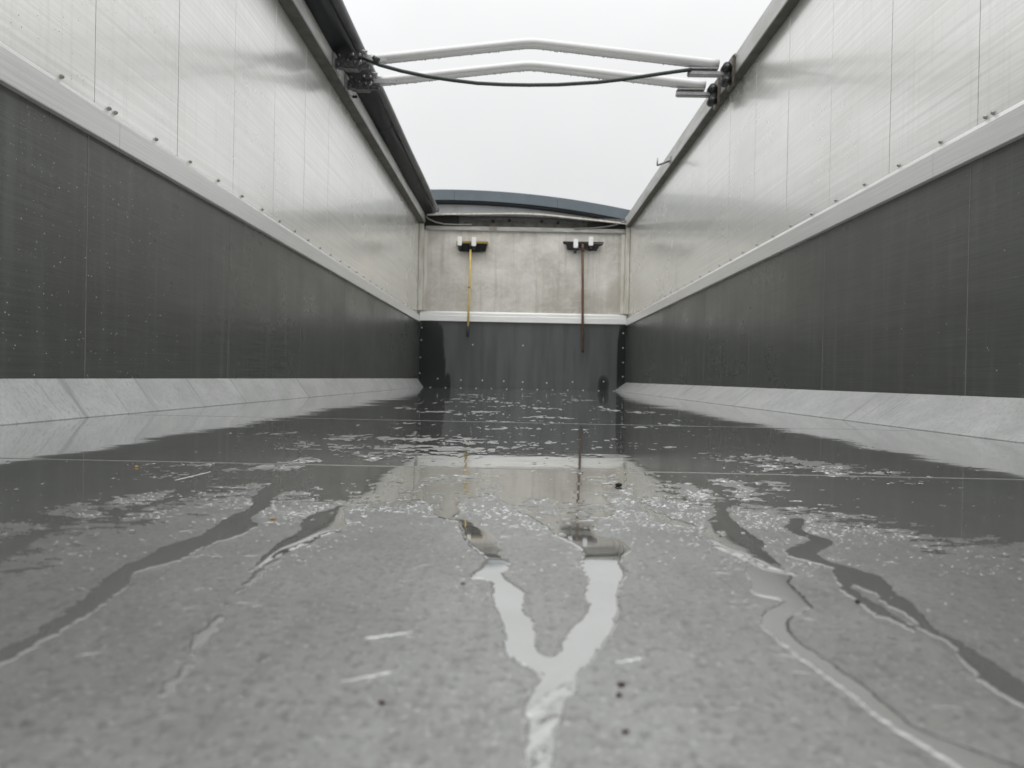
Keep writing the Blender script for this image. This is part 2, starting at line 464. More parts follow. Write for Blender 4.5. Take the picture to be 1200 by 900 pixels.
# outlines on the floor, metres: wet patches, and dry patches inside the flooded area
WET = {
  'zone': [(-0.2999,0.2674),(-0.3164,0.4032),(-0.3173,0.4716),(-0.3364,0.5306),(-0.3512,0.5868),(-0.3535,0.6147),(-0.3314,0.6210),(-0.3308,0.6525),(-0.3245,0.7070),(-0.3087,0.7612),(-0.2842,0.8124),(-0.2688,0.8409),(-0.2494,0.8175),(-0.2311,0.8015),(-0.1672,0.7377),(-0.1393,0.7213),(-0.1213,0.7336),(-0.0863,0.7484),(-0.0633,0.7728),(-0.0389,0.7989),(-0.0126,0.8206),(0.0203,0.8710),(0.0496,0.7938),(0.0948,0.8116),(0.1270,0.8732),(0.1533,0.8571),(0.1650,0.7981),(0.1875,0.7739),(0.2067,0.7558),(0.2538,0.7720),(0.2914,0.7372),(0.3135,0.6956),(0.3314,0.6545),(0.3399,0.6173),(0.3640,0.6008),(0.3828,0.5789),(0.4228,0.4792),(0.4600,0.4634)],
  'streak_a': [(-0.2170,0.2155),(-0.2147,0.2910),(-0.2082,0.3104),(-0.2075,0.3239),(-0.2086,0.3721),(-0.2137,0.4017),(-0.2194,0.4400),(-0.2277,0.4647),(-0.2147,0.4920),(-0.2157,0.5455),(-0.2061,0.5641),(-0.2022,0.6067),(-0.2231,0.6452),(-0.2237,0.7010),(-0.2384,0.7544),(-0.2380,0.8129),(-0.2488,0.9342),(-0.2811,1.0001),(-0.2731,0.8540),(-0.2569,0.7519),(-0.2372,0.6856),(-0.2439,0.6507),(-0.2400,0.6203),(-0.2327,0.5674),(-0.2431,0.5372),(-0.2449,0.4962),(-0.2433,0.4494),(-0.2378,0.4349),(-0.2216,0.3673),(-0.2216,0.3302),(-0.2270,0.3074),(-0.2308,0.2292)],
  'streak_d': [(-0.3024,0.3748),(-0.3084,0.4169),(-0.3173,0.4716),(-0.3364,0.5306),(-0.3512,0.5868),(-0.3535,0.6147),(-0.3314,0.6210),(-0.3308,0.6525),(-0.3245,0.7070),(-0.3149,0.7660),(-0.3456,0.7971),(-0.3454,0.7398),(-0.3511,0.6940),(-0.3558,0.6708),(-0.3499,0.6461),(-0.3638,0.6325),(-0.3947,0.6531),(-0.3663,0.5954),(-0.3625,0.5568),(-0.3560,0.5287),(-0.3596,0.4856),(-0.3626,0.4490)],
  'streak_b': [(-0.1634,0.7281),(-0.1304,0.6008),(-0.1434,0.5830),(-0.1480,0.5411),(-0.1581,0.5115),(-0.1594,0.4879),(-0.1613,0.4684),(-0.1632,0.4662),(-0.1641,0.4920),(-0.1678,0.5131),(-0.1714,0.5500),(-0.1649,0.5971),(-0.1776,0.6274),(-0.1785,0.6668),(-0.1658,0.6945)],
  'film_b': [(-0.1625,0.5039),(-0.1635,0.4745),(-0.1583,0.4414),(-0.1591,0.4154),(-0.1511,0.3858),(-0.1494,0.3660),(-0.1487,0.3457),(-0.1352,0.3084),(-0.1364,0.2996),(-0.1327,0.2801),(-0.1288,0.2630),(-0.1256,0.2684),(-0.1258,0.2857),(-0.1302,0.3087),(-0.1342,0.3357),(-0.1386,0.3667),(-0.1456,0.4038),(-0.1481,0.4404),(-0.1494,0.4888),(-0.1484,0.5174)],
  'pool_l': [(-0.0488,0.6537),(-0.0391,0.5876),(-0.0349,0.5637),(-0.0232,0.5293),(-0.0194,0.5099),(-0.0264,0.4759),(-0.0257,0.4638),(-0.0191,0.4663),(-0.0116,0.4572),(-0.0117,0.4171),(-0.0059,0.3865),(-0.0031,0.3660),(-0.0043,0.3441),(0.0000,0.3338),(0.0118,0.3171),(0.0069,0.2971),(0.0045,0.2816),(0.0055,0.2590),(0.0026,0.2417),(0.0009,0.2120),(0.0139,0.2126),(0.0142,0.2422),(0.0158,0.2577),(0.0168,0.2773),(0.0223,0.2947),(0.0286,0.3066),(0.0287,0.3209),(0.0430,0.3526),(0.0547,0.3964),(0.0650,0.4635),(0.0727,0.4844),(0.0710,0.5206),(0.0863,0.5531),(0.0829,0.5726),(0.0802,0.5906),(0.0640,0.5984),(0.0647,0.6474),(0.0784,0.6807),(0.0900,0.6948),(0.0985,0.7420),(0.0935,0.7998),(0.1020,0.9590),(-0.0148,0.9400),(-0.0198,0.7843),(-0.0054,0.7436),(0.0013,0.6972),(0.0163,0.6733),(0.0261,0.6356),(0.0330,0.5920),(0.0413,0.5774),(0.0504,0.5496),(0.0429,0.5156),(0.0466,0.4699),(0.0403,0.4394),(0.0413,0.4132),(0.0330,0.3893),(0.0243,0.3606),(0.0175,0.3329),(0.0112,0.3483),(0.0104,0.3877),(0.0054,0.4060),(0.0071,0.4368),(0.0017,0.4545),(-0.0068,0.4734),(0.0005,0.5046),(-0.0090,0.5281),(-0.0082,0.5439),(-0.0122,0.5841),(-0.0211,0.6127),(-0.0303,0.6330)],
  'finger': [(-0.0734,0.7883),(-0.0695,0.7065),(-0.0778,0.7244),(-0.0786,0.7100),(-0.0647,0.6598),(-0.0482,0.6460),(-0.0299,0.6257),(-0.0378,0.6629),(-0.0556,0.6649),(-0.0456,0.6915),(-0.0590,0.7417),(-0.0678,0.8251),(-0.0849,0.9287),(-0.0872,0.8901)],
  'finger_r': [(0.1270,0.8343),(0.1208,0.6941),(0.1373,0.6443),(0.1540,0.6424),(0.1534,0.6651),(0.1380,0.6877),(0.1403,0.7327),(0.1369,0.7888),(0.1766,0.9312),(0.1486,0.9503)],
  'region_j': [(0.2173,0.8663),(0.1911,0.7343),(0.1656,0.6665),(0.1470,0.6071),(0.1473,0.5590),(0.1543,0.5461),(0.1593,0.5262),(0.1614,0.5052),(0.1682,0.4969),(0.1753,0.4890),(0.1842,0.4897),(0.1778,0.5089),(0.1809,0.5282),(0.1799,0.5621),(0.1942,0.5868),(0.1908,0.6392),(0.2007,0.7308),(0.2303,0.8365)],
  'region_k': [(0.2630,0.7024),(0.2500,0.7009),(0.2265,0.6504),(0.2284,0.6257),(0.2309,0.5997),(0.2091,0.5793),(0.1899,0.5442),(0.2044,0.5254),(0.2148,0.5032),(0.2065,0.4674),(0.2121,0.4494),(0.2068,0.4320),(0.2106,0.4076),(0.2027,0.3837),(0.2079,0.3680),(0.1980,0.3349),(0.1938,0.3101),(0.1950,0.2926),(0.2030,0.2609),(0.2183,0.2809),(0.2140,0.3014),(0.2111,0.3171),(0.2122,0.3358),(0.2149,0.3525),(0.2164,0.3758),(0.2119,0.3883),(0.2241,0.4285),(0.2278,0.4635),(0.2331,0.4855),(0.2309,0.5068),(0.2248,0.5201),(0.2186,0.5316),(0.2139,0.5517),(0.2334,0.5730),(0.2524,0.6019),(0.2444,0.6173),(0.2388,0.6408),(0.2629,0.6897)],
  'film_l': [(0.1608,0.5313),(0.1664,0.5034),(0.1770,0.5066),(0.1788,0.4914),(0.1683,0.4721),(0.1670,0.4407),(0.1661,0.4194),(0.1540,0.4094),(0.1458,0.4030),(0.1390,0.3886),(0.1370,0.3633),(0.1404,0.3446),(0.1438,0.3132),(0.1449,0.2914),(0.1466,0.2725),(0.1545,0.2603),(0.1655,0.2477),(0.1711,0.2327),(0.1469,0.2270),(0.1434,0.2472),(0.1400,0.2578),(0.1346,0.2745),(0.1330,0.3041),(0.1282,0.3269),(0.1246,0.3625),(0.1235,0.3943),(0.1351,0.4125),(0.1463,0.4242),(0.1516,0.4328),(0.1449,0.4373),(0.1372,0.4436),(0.1460,0.4762),(0.1513,0.5089)],
  'film_m': [(0.2168,0.5078),(0.2039,0.4615),(0.2028,0.4710),(0.2019,0.4350),(0.2038,0.4238),(0.2031,0.3903),(0.2005,0.3772),(0.1986,0.3900),(0.1966,0.4037),(0.1894,0.4075),(0.1945,0.4344),(0.1946,0.4516),(0.2006,0.4807),(0.2127,0.5143)],
}
DRY = {
  'i1': [(-0.4095,0.6774),(-0.4059,0.7012),(-0.3953,0.7075),(-0.3579,0.6705),(-0.3479,0.6423),(-0.3596,0.6253),(-0.3893,0.6537)],
  'i2': [(-0.3915,0.7180),(-0.3763,0.7518),(-0.3514,0.7901),(-0.3408,0.7299),(-0.3446,0.6811),(-0.3566,0.6751)],
  'i3': [(-0.4039,0.5946),(-0.3769,0.6047),(-0.3636,0.5888),(-0.3663,0.5626),(-0.3733,0.5497)],
  'i5': [(0.0098,0.7772),(0.0407,0.7926),(0.0459,0.7304),(0.0321,0.6921),(0.0200,0.6738),(0.0136,0.7410)],
  'i6': [(0.0510,0.6774),(0.0564,0.7084),(0.0668,0.7479),(0.0882,0.7456),(0.0813,0.7207),(0.0651,0.6750)],
  'i7': [(0.1894,0.9181),(0.2123,0.9291),(0.2136,0.8221),(0.1956,0.7967),(0.1826,0.8178)],
  'i8': [(0.2440,0.9655),(0.2753,0.9705),(0.2811,0.8561),(0.2369,0.8022),(0.2303,0.8365),(0.2493,0.8776)],
  'i9': [(0.2966,0.9422),(0.3207,0.9616),(0.3209,0.9019),(0.2959,0.8777)],
  'i10': [(0.1270,0.8102),(0.1536,0.8080),(0.1677,0.7314),(0.1911,0.7343),(0.1673,0.6706),(0.1505,0.6891),(0.1365,0.6960),(0.1356,0.7568)],
  'i11': [(0.0897,0.9409),(0.1214,0.9876),(0.1112,0.9286),(0.0963,0.9038)],
  'i12': [(-0.3156,1.1354),(-0.2915,1.1403),(-0.2765,1.0729),(-0.2997,1.0575)],
  'i13': [(-0.2355,1.1775),(-0.1892,1.1364),(-0.1991,1.0878),(-0.2293,1.1164)],
}

# ------------------------------------------------------------------ standing water
def lattice(ix, iy, seed):
    h = (ix.astype(np.int64) * 374761393 + iy.astype(np.int64) * 668265263 + seed * 974634777) & 0xffffffff
    h = ((h ^ (h >> 13)) * 1274126177) & 0xffffffff
    return ((h ^ (h >> 16)) & 0xffff) / 32767.5 - 1.0
def vnoise(x, y, seed):
    ix, iy = np.floor(x), np.floor(y)
    fx, fy = x - ix, y - iy
    fx = fx * fx * (3 - 2 * fx); fy = fy * fy * (3 - 2 * fy)
    a_, b_ = lattice(ix, iy, seed), lattice(ix + 1, iy, seed)
    c_, d_ = lattice(ix, iy + 1, seed), lattice(ix + 1, iy + 1, seed)
    return (a_ * (1 - fx) + b_ * fx) * (1 - fy) + (c_ * (1 - fx) + d_ * fx) * fy
def fbm(x, y, f, octv, seed, gain=.55):
    s = np.zeros_like(x); amp = 1.; tot = 0
    for o_ in range(octv):
        ca, sa = math.cos(.6 * o_ + seed), math.sin(.6 * o_ + seed)
        s += amp * vnoise((x * ca - y * sa) * f + 13.1 * o_, (x * sa + y * ca) * f + 7.7 * o_, seed + o_)
        tot += amp; amp *= gain; f *= 2.03
    return s / tot
def sdist(x, y, poly, margin):
    """signed distance, positive inside; -margin away from the outline's box"""
    p = np.array(poly)
    out = np.full(x.shape, -margin)
    m = (x > p[:, 0].min() - margin) & (x < p[:, 0].max() + margin) & (y > p[:, 1].min() - margin) & (y < p[:, 1].max() + margin)
    X, Y = x[m], y[m]
    d2 = np.full(X.shape, 1e9); ins = np.zeros(X.shape, bool)
    for i in range(len(p)):
        ax, ay = p[i]; bx_, by_ = p[(i + 1) % len(p)]
        ex, ey = bx_ - ax, by_ - ay
        t = np.clip(((X - ax) * ex + (Y - ay) * ey) / (ex * ex + ey * ey + 1e-12), 0, 1)
        d2 = np.minimum(d2, (X - ax - t * ex) ** 2 + (Y - ay - t * ey) ** 2)
        cr_ = ((ay > Y) != (by_ > Y)) & (X < ex * (Y - ay) / (ey if ey else 1e-12) + ax)
        ins ^= cr_
    out[m] = np.maximum(np.where(ins, 1, -1) * np.sqrt(d2), -margin)
    return out

def rounded(poly, n=2):                              # corner cutting: water has no sharp corners
    P_ = np.array(poly)
    for _ in range(n):
        Q_ = np.roll(P_, -1, 0)
        P_ = np.stack([.76 * P_ + .24 * Q_, .24 * P_ + .76 * Q_], 1).reshape(-1, 2)
    return P_
WET = {k: rounded(v) if k != 'zone' else v for k, v in WET.items()}
DRY = {k: rounded(v) for k, v in DRY.items()}
NR, NC = 820, 940
yy = 1.0 / np.linspace(1 / .15, 1 / 8.935, NR)
u = np.linspace(-1, 1, NC)
X = np.empty((NR, NC)); Yg = np.repeat(yy[:, None], NC, 1)
for i, y in enumerate(yy):
    eL, eR = max(FL - .004, -.74 * y), min(FR + .004, .74 * y)
    k = 14
    inner = np.linspace(eL, eR, NC - 2 * k)
    outL = np.linspace(FL - .005, eL - .0005, k) if eL > FL else np.linspace(FL - .005, FL - .0041, k)
    outR = np.linspace(eR + .0005, FR + .005, k) if eR < FR else np.linspace(FR + .0041, FR + .005, k)
    X[i] = np.concatenate([outL, inner, outR])
x, y = X.ravel(), Yg.ravel()
# noise that loosens every outline
n_f = fbm(x, y, 55, 5, 3)
n_m = fbm(x, y, 16, 6, 11, .62)
n_c = fbm(x, y, 5, 8, 23, .76)
n_g = fbm(x, y, 75, 4, 91, .65)
n_h = fbm(x, y, 240, 3, 57, .6)
zone = WET['zone'] + [(1.3, .45), (1.3, 9.3), (-1.3, 9.3), (-1.3, .2), (-.6, .23)]
# fine shreds of water near the lower edge of the flooded area
F = sdist(x, y, zone, .25)
n_s = fbm(x * .42, y, 170, 4, 133, .7)
F = .34 * np.clip(F, -.20, .16) + .014 * n_m + .030 * fbm(x * .7, y, 62, 5, 71, .62) + .030 * n_s
for k_, poly in WET.items():
    if k_ == 'zone': continue
    e = {'streak_a': .0045, 'pool_l': .0020, 'film_b': .005, 'film_l': .002}.get(k_, .0035)
    s_ = sdist(x, y, poly, .06) - (.0035 if k_ == 'film_b' else 0)
    F = np.maximum(F, np.where(s_ > -.059, s_ + e * n_f + e * .6 * n_m + e * .6 * n_h, -.06))
# dry islands drawn one by one
for k_, poly in DRY.items():
    s_ = sdist(x, y, poly, .06)
    F = np.where(s_ > -.05, np.minimum(F, -(s_ * .8 + .014 * n_m + .024 * n_g + .020 * n_s) ), F)
# scattered dry islands in the flooded part: many in the middle, hardly any by the sides
ax_ = np.abs(x - .03)
T = .20 + .85 * np.clip((ax_ - .42) / .6, 0, 1) + .10 * np.clip((y - 3.5) / 4, 0, 1)
T = T + .10 * np.clip((.25 - np.abs(y - 1.75)) / .25, 0, 1)
T = T - .12 * np.exp(-((x + .28) / .2) ** 2 - ((y - 1.35) / .35) ** 2)
T = T - .07 * np.exp(-((x - .42) / .28) ** 2 - ((y - 1.35) / .28) ** 2)
T = T + .35 * np.exp(-((x - .07) / .16) ** 4 - ((y - 1.14) / .13) ** 4)
near_gap = np.clip((1.02 - y) / .2, 0, 1)
T = T + .22 * near_gap - .30 * near_gap ** .5 * np.exp(-((x + .10) / .11) ** 2)
isl = (T - n_c * .72 - .25 * n_m - .30 * n_g - .14 * n_s) * .035
F = np.where(y > .80, np.minimum(F, isl), F)
# tiny dry specks
spk = fbm(x, y, 120, 3, 41, .6)
F = np.where(y > .6, np.minimum(F, (.62 - spk + .35 * np.clip((ax_ - .5) / .5, 0, 1)) * .02), F)
cell = np.maximum(.0010, y * y * .0022)
H = .00018 * np.tanh(F / cell)
for nm_, k_ in (('film_l', 2.4), ('pool_l', 1.6)):    # fuller edges on these two
    s_ = sdist(x, y, WET[nm_], .03)
    H *= 1 + k_ * np.clip((s_ + .012) / .006, 0, 1) * np.clip((.62 - y) / .1, 0, 1)
for nm_, y_top in (('streak_b', .715), ('region_j', .74)):  # thicker water swelling towards the front of these two
    s_ = np.minimum(sdist(x, y, WET[nm_], .03), F * 3)
    e_ = np.clip(s_ / .009, 0, 1); e_ = e_ * e_ * (3 - 2 * e_)
    H += 0.006 * np.clip(y_top - y, 0, .2) * e_
# wrinkles in the outflow of the middle pool
wr = np.exp(-((x - .017) / .016) ** 2 - ((y - .281) / .028) ** 2)
H += np.where(H > 0, .00040 * wr * np.sin((y * .9 - x * 1.5 + .012 * n_m) * 260), 0)
wet_v = (F > 0).reshape(NR, NC)
keep = wet_v[:-1, :-1] | wet_v[1:, :-1] | wet_v[:-1, 1:] | wet_v[1:, 1:]
idx = np.arange(NR * NC).reshape(NR, NC)
quads = np.stack([idx[:-1, :-1][keep], idx[:-1, 1:][keep], idx[1:, 1:][keep], idx[1:, :-1][keep]], 1)
used, inv = np.unique(quads, return_inverse=True)
quads = inv.reshape(quads.shape)
me = bpy.data.meshes.new('standing_water')
co = np.stack([x[used], y[used], H[used]], 1).astype(np.float32)
me.vertices.add(len(co)); me.vertices.foreach_set('co', co.ravel())
me.loops.add(quads.size); me.loops.foreach_set('vertex_index', quads.ravel().astype(np.int32))
me.polygons.add(len(quads)); me.polygons.foreach_set('loop_start', (np.arange(len(quads)) * 4).astype(np.int32))
me.polygons.foreach_set('use_smooth', np.ones(len(quads), bool))
me.update(calc_edges=True); me.validate()
me.materials.append(WATER); me.materials.append(THIN)
thin = np.zeros(x.shape, bool)
for nm_ in ('film_b', 'film_l'): thin |= sdist(x, y, WET[nm_], .02) > -.008
for nm_ in ('region_j', 'streak_b'):
    thin &= ~(sdist(x, y, WET[nm_], .02) > -.001)
vi_ = thin[used][quads].sum(1) >= 3
me.polygons.foreach_set('material_index', vi_.astype(np.int32))
water = link('standing_water', me)
tag(water, 'thin standing water and trickles lying over the aluminium floor', 'water', kind='structure')
print('water quads', len(quads))

# beads of water standing on the dry metal, far too many to count
rs = np.random.RandomState(4)
NB = 80000
bv = rs.uniform(1 / 3.2, 1 / .24, NB) ; by = 1 / bv
by = np.where(rs.rand(NB) < .55, rs.uniform(.5, 1.15, NB), by)
bxx = rs.uniform(-.72, .72, NB) * by
ri = np.clip(((1 / .15 - 1 / by) / (1 / .15 - 1 / 8.935) * (NR - 1)).astype(int), 0, NR - 1)
Fg = F.reshape(NR, NC)
ci = np.array([min(np.searchsorted(X[i], v), NC - 1) for i, v in zip(ri, bxx)])
cl_n = fbm(bxx, by, 30, 4, 77, .6)
edge = Fg[ri, ci]
dens = np.clip(1.15 - np.abs(edge + .008) / .03, .16, 1) * np.clip(.55 + cl_n * 1.6, .05, 1)
ok = (edge < -.0006) & (bxx > FL + .01) & (bxx < FR - .01) & (rs.rand(NB) < dens) & ((by > .42) | (rs.rand(NB) < .08)) & ((by > .62) | (rs.rand(NB) < .30))
bxx, by = bxx[ok], by[ok]; nb = len(by)
rad = (.00030 + .0007 * rs.rand(nb) ** 2.5) * np.clip(by / .75, .5, 2.0) * .8
ang = np.arange(6) * math.pi / 3
wob = 1 + .25 * rs.uniform(-1, 1, (nb, 6)); sxx = rs.uniform(1.4, 4.2, nb)
def ringv(k_, z_):
    return np.stack([bxx[:, None] + rad[:, None] * k_ * wob * np.cos(ang) * sxx[:, None], by[:, None] + rad[:, None] * .8 * k_ * wob * np.sin(ang), np.repeat((rad * z_ * .7)[:, None], 6, 1)], 2)
V = np.concatenate([ringv(1, -.05), ringv(.72, .38), np.stack([bxx, by, rad * .36], 1)[:, None, :]], 1).reshape(-1, 3)
tri = []
for i in range(6):
    j = (i + 1) % 6
    tri += [(i, j, 6 + j), (i, 6 + j, 6 + i), (6 + i, 6 + j, 12)]
tri = (np.array(tri)[None] + (np.arange(nb) * 13)[:, None, None]).reshape(-1, 3)
me = bpy.data.meshes.new('water_beads')
me.vertices.add(len(V)); me.vertices.foreach_set('co', V.astype(np.float32).ravel())
me.loops.add(tri.size); me.loops.foreach_set('vertex_index', tri.ravel().astype(np.int32))
me.polygons.add(len(tri)); me.polygons.foreach_set('loop_start', (np.arange(len(tri)) * 3).astype(np.int32))
me.polygons.foreach_set('use_smooth', np.ones(len(tri), bool)); me.update(calc_edges=True); me.validate()
wb = link('water_beads', me, BEADS, floor); wb['kind'] = 'stuff'
print('beads', nb)

# raised pale scratches pressed into the floor
for (p0, p1, w) in (((-.0685, .3545), (-.0474, .3655), .0011), ((-.0682, .3036), (-.0459, .3174), .0006), ((.0443, .3315), (.0587, .3385), .0010),
                    ((-.3819, .8583), (-.3736, .9384), .0014)):
    bm = bmesh.new(); A, B = Vector((*p0, 0)), Vector((*p1, 0)); t = (B - A); nrm = Vector((-t.y, t.x, 0)).normalized()
    lo, hi = [], []
    for k in range(13):
        s = k / 12; wv = w * math.sin(math.pi * min(max(s, .04), .96)) ** .6 * (1 + .25 * math.sin(k * 2.3))
        c_ = A + t * s + nrm * .0004 * math.sin(k * 1.7)
        lo.append((bm.verts.new(c_ - nrm * wv), bm.verts.new(c_ + Vector((0, 0, .0006))), bm.verts.new(c_ + nrm * wv)))
    for P, Q in zip(lo, lo[1:]):
        bm.faces.new((P[0], P[1], Q[1], Q[0])); bm.faces.new((P[1], P[2], Q[2], Q[1]))
    from_bm('scratch', bm, SCRATCH, floor)

qs = random.Random(31); bm = bmesh.new()
for k in range(70):
    py_ = .26 + .7 * qs.random(); px_ = qs.uniform(-.6, .6) * py_; L = qs.uniform(.003, .016); an = qs.gauss(.25, .5); w_ = qs.uniform(.00012, .00030)
    dx_, dy_ = math.cos(an), math.sin(an)
    vs = [bm.verts.new((px_ + t_ * L * dx_ - sd2 * w_ * dy_, py_ + t_ * L * dy_ + sd2 * w_ * dx_, zz)) for t_, sd2, zz in ((0, 0, .0001), (.3, 1, .0001), (1, 0, .0001), (.3, -1, .0001), (.4, 0, .0004))]
    for i in range(4): bm.faces.new((vs[i], vs[(i + 1) % 4], vs[4]))
sf = from_bm('fine_scuff', bm, SCRATCH, floor); sf['kind'] = 'stuff'

# bits of dirt lying on the floor
def dirt(px, py, r, mat, label, sx=1., sy=1.):
    bm = bmesh.new(); bmesh.ops.create_icosphere(bm, subdivisions=2, radius=r)
    q = random.Random(int(px * 1e5))
    for v in bm.verts:
        v.co *= 1 + .28 * (q.random() - .5); v.co.x *= sx; v.co.y *= sy; v.co.z *= .55
    o = from_bm('dirt_crumb', bm, mat, None, True); o.location = (px, py, r * .45)
    tag(o, label, 'dirt', 'crumbs of dirt on the floor')
dirt(.1937, .4327, .0016, DEBRIS, 'dark brown crumb on the floor beside the long right hand trickle')
dirt(.119, .8858, .0042, BLACK, 'black crumb standing in the water just in front of the floor joint')
dirt(.0440, .3075, .0012, DEBRIS, 'brown crumb on dry floor right of the middle pool, farther of a close pair', 1.4, 1)
dirt(.0417, .2974, .0011, DEBRIS, 'brown crumb on dry floor right of the middle pool, nearer of a close pair')
dirt(.040, .2664, .0009, DEBRIS, 'brown crumb nearest the camera, right of the rippled water', 1.6, 1)
dirt(-.0295, .4519, .0011, DEBRIS, 'reddish brown crumb just left of the head of the middle pool', 1.5, 1)
dirt(-.0483, .2854, .0010, DEBRIS, 'faint brown crumb on dry floor left of the rippled water', 1.5, 1)
dirt(-.478, .9646, .0026, DEBRIS2, 'tan crumb in the flooded area at the far left near the floor joint')
dirt(-.2019, .6398, .0018, DEBRIS2, 'tan crumb on the dry patch between the two dark left trickles', 1.5, 1)

# ------------------------------------------------------------------ side walls
rivet_me = dome_mesh('rivet', .0062, .008, RIVET)
def side_wall(side):
    s = 1 if side == 'left' else -1                  # inward direction
    X0 = XL if side == 'left' else XR
    w = empty('wall_' + side, ('left' if side == 'left' else 'right') + ' side wall of the trailer body, pale panels above dark liner sheets', 'wall', (0, 0, 0), kind='structure')
    def xx(a_): return X0 + s * a_                   # a_ metres into the body
    def xb(name, a0, a1, y0, y1, z0, z1, mat, bev=0):
        p, q = sorted((xx(a0), xx(a1)))
        return box(name, p, q, y0, y1, z0, z1, mat, w, bev)
    xb('wall_core', -.05, -.012, Y0, YB, .0, 1.96, DARK_STEEL)
    ph = 2.101 if side == 'left' else 2.157
    ys = [Y0] + [ph + .511 * k for k in range(-8, 14) if ph + .511 * k > Y0 + .1] 
    ys = [v for v in ys if v < YB - .12] + [YB]
    for a0, a1 in zip(ys, ys[1:]):                   # upper panels, one object each, hair gaps between
        j = rnd.uniform(-.0004, .0004)
        bm = bmesh.new()
        p, q = sorted((xx(-.010), xx(j)))
        bx(bm, p, q, a0 + .0019, a1 - .0019, .80, 1.93)
        bmesh.ops.bevel(bm, geom=[e for e in bm.edges if abs(e.verts[0].co.y - e.verts[1].co.y) < 1e-6 and abs(e.verts[0].co.x - e.verts[1].co.x) < 1e-6], offset=.0008, segments=1, affect='EDGES')
        from_bm('wall_panel', bm, ALU_PANEL, w)
    dl = -.035 if side == 'left' else .02
    lys = [Y0] + [v + dl for v in [ph + 1.022 * k for k in range(-4, 8)] if Y0 + .2 < v < YB - .3] + [YB]
    for a0, a1 in zip(lys, lys[1:]):
        xb('liner_sheet', -.008, .004, a0 + .0022, a1 - .0022, .085, .80, LINER)
    for v in lys[1:-1]:
        xb('seam_strip', -.010, .0046, v - .0020, v + .0020, .098, .757, SEAM)
    # trim rail: upright face with a bevelled top, in lengths
    segs = [Y0, 2.19 if side == 'left' else 2.34, 5.2, YB]
    prof = [(-.006, .756), (.022, .756), (.024, .758), (.024, .829), (.0005, .853), (-.006, .851)]
    for a0, a1 in zip(segs, segs[1:]):
        prism('trim_rail', [(xx(p), q) for p, q in prof], a0 + .0007, a1 - .0007, ALU_TRIM, w)
    # kick plate at the foot
    ks = [Y0, .9, 2.16, 3.4, 4.9, 6.4, 7.8, YB] if side == 'left' else [Y0, 1.1, 2.45, 3.6, 5.0, 6.3, 7.7, YB]
    foot = abs((FL if side == 'left' else FR) - X0)
    for a0, a1 in zip(ks, ks[1:]):
        prism('kick_plate', [(xx(.0045), .0), (xx(foot), -.002), (xx(foot), .002), (xx(.0075), .098), (xx(.0045), .098)], a0 + .0006, a1 - .0006, KICK, w)
    # top rail
    if side == 'left': xb('top_rail', -.06, .0695, Y0, YB - .002, 1.895, 1.992, RAIL, .003)
    else: xb('top_rail', -.06, .0545, Y0, YB - .002, 1.895, 2.010, RAIL, .003)
    xb('rail_shade_strip', .002, .0675 if side == 'left' else .0525, Y0, YB - .07, 1.889, 1.8948, RAIL_SHADE)  # added strip, painted dark as the shaded underside of the rail
    # rivets just above the trim rail
    yv = 1.69 if side == 'left' else 1.83
    dbl = 2.19 if side == 'left' else 2.10
    k = 0; yk = yv - .2555 * 10
    while yk < YB - .1:
        if yk > Y0 + .05 and abs(yk - dbl) > .06:
            r_ = bpy.data.objects.new('rivet', rivet_me); col.objects.link(r_); r_.parent = w
            r_.location = (xx(.0), yk, .8635); r_.rotation_euler = (rnd.uniform(0, 3), 0, 0 if s > 0 else math.pi)
            r_.scale = (1, 1, 1)
        yk += .2555
    for dy in (-.017, .017):
        r_ = bpy.data.objects.new('rivet', rivet_me); col.objects.link(r_); r_.parent = w
        r_.location = (xx(0), dbl + dy, .8625); r_.rotation_euler = (0, 0, 0 if s > 0 else math.pi)
    # beads of rain on the nearer part of the wall, joined as one part
    q = random.Random(5 if s > 0 else 9); bm = bmesh.new()
    for n_ in range(5000 if s > 0 else 900):
        yk = 1.15 + 1.5 * q.random() ** 1.5; zk = q.uniform(.10, 1.88)
        if .74 < zk < .87: continue
        lower = zk < .756
        rr = (.0004 + .0009 * q.random() ** 4) * (1 if lower else .9)
        x0 = xx(.004 if lower else .0004)
        el = q.uniform(1, 1.9)
        base = [bm.verts.new((x0, yk + rr * math.cos(t), zk + rr * el * math.sin(t))) for t in (0, 1.05, 2.1, 3.14, 4.19, 5.24)]
        mid = [bm.verts.new((x0 + s * rr * .7, yk + .65 * rr * math.cos(t), zk + .65 * rr * el * math.sin(t) - .1 * rr)) for t in (0, 1.05, 2.1, 3.14, 4.19, 5.24)]
        tp = bm.verts.new((x0 + s * rr * .95, yk, zk - .1 * rr))
        for i in range(6):
            bm.faces.new((base[i], base[(i + 1) % 6], mid[(i + 1) % 6], mid[i])); bm.faces.new((mid[i], mid[(i + 1) % 6], tp))
    dr_ = from_bm('water_bead', bm, DROP, w, True); dr_['kind'] = 'stuff'
    return w, xx
wall_l, xl = side_wall('left')
wall_r, xr = side_wall('right')

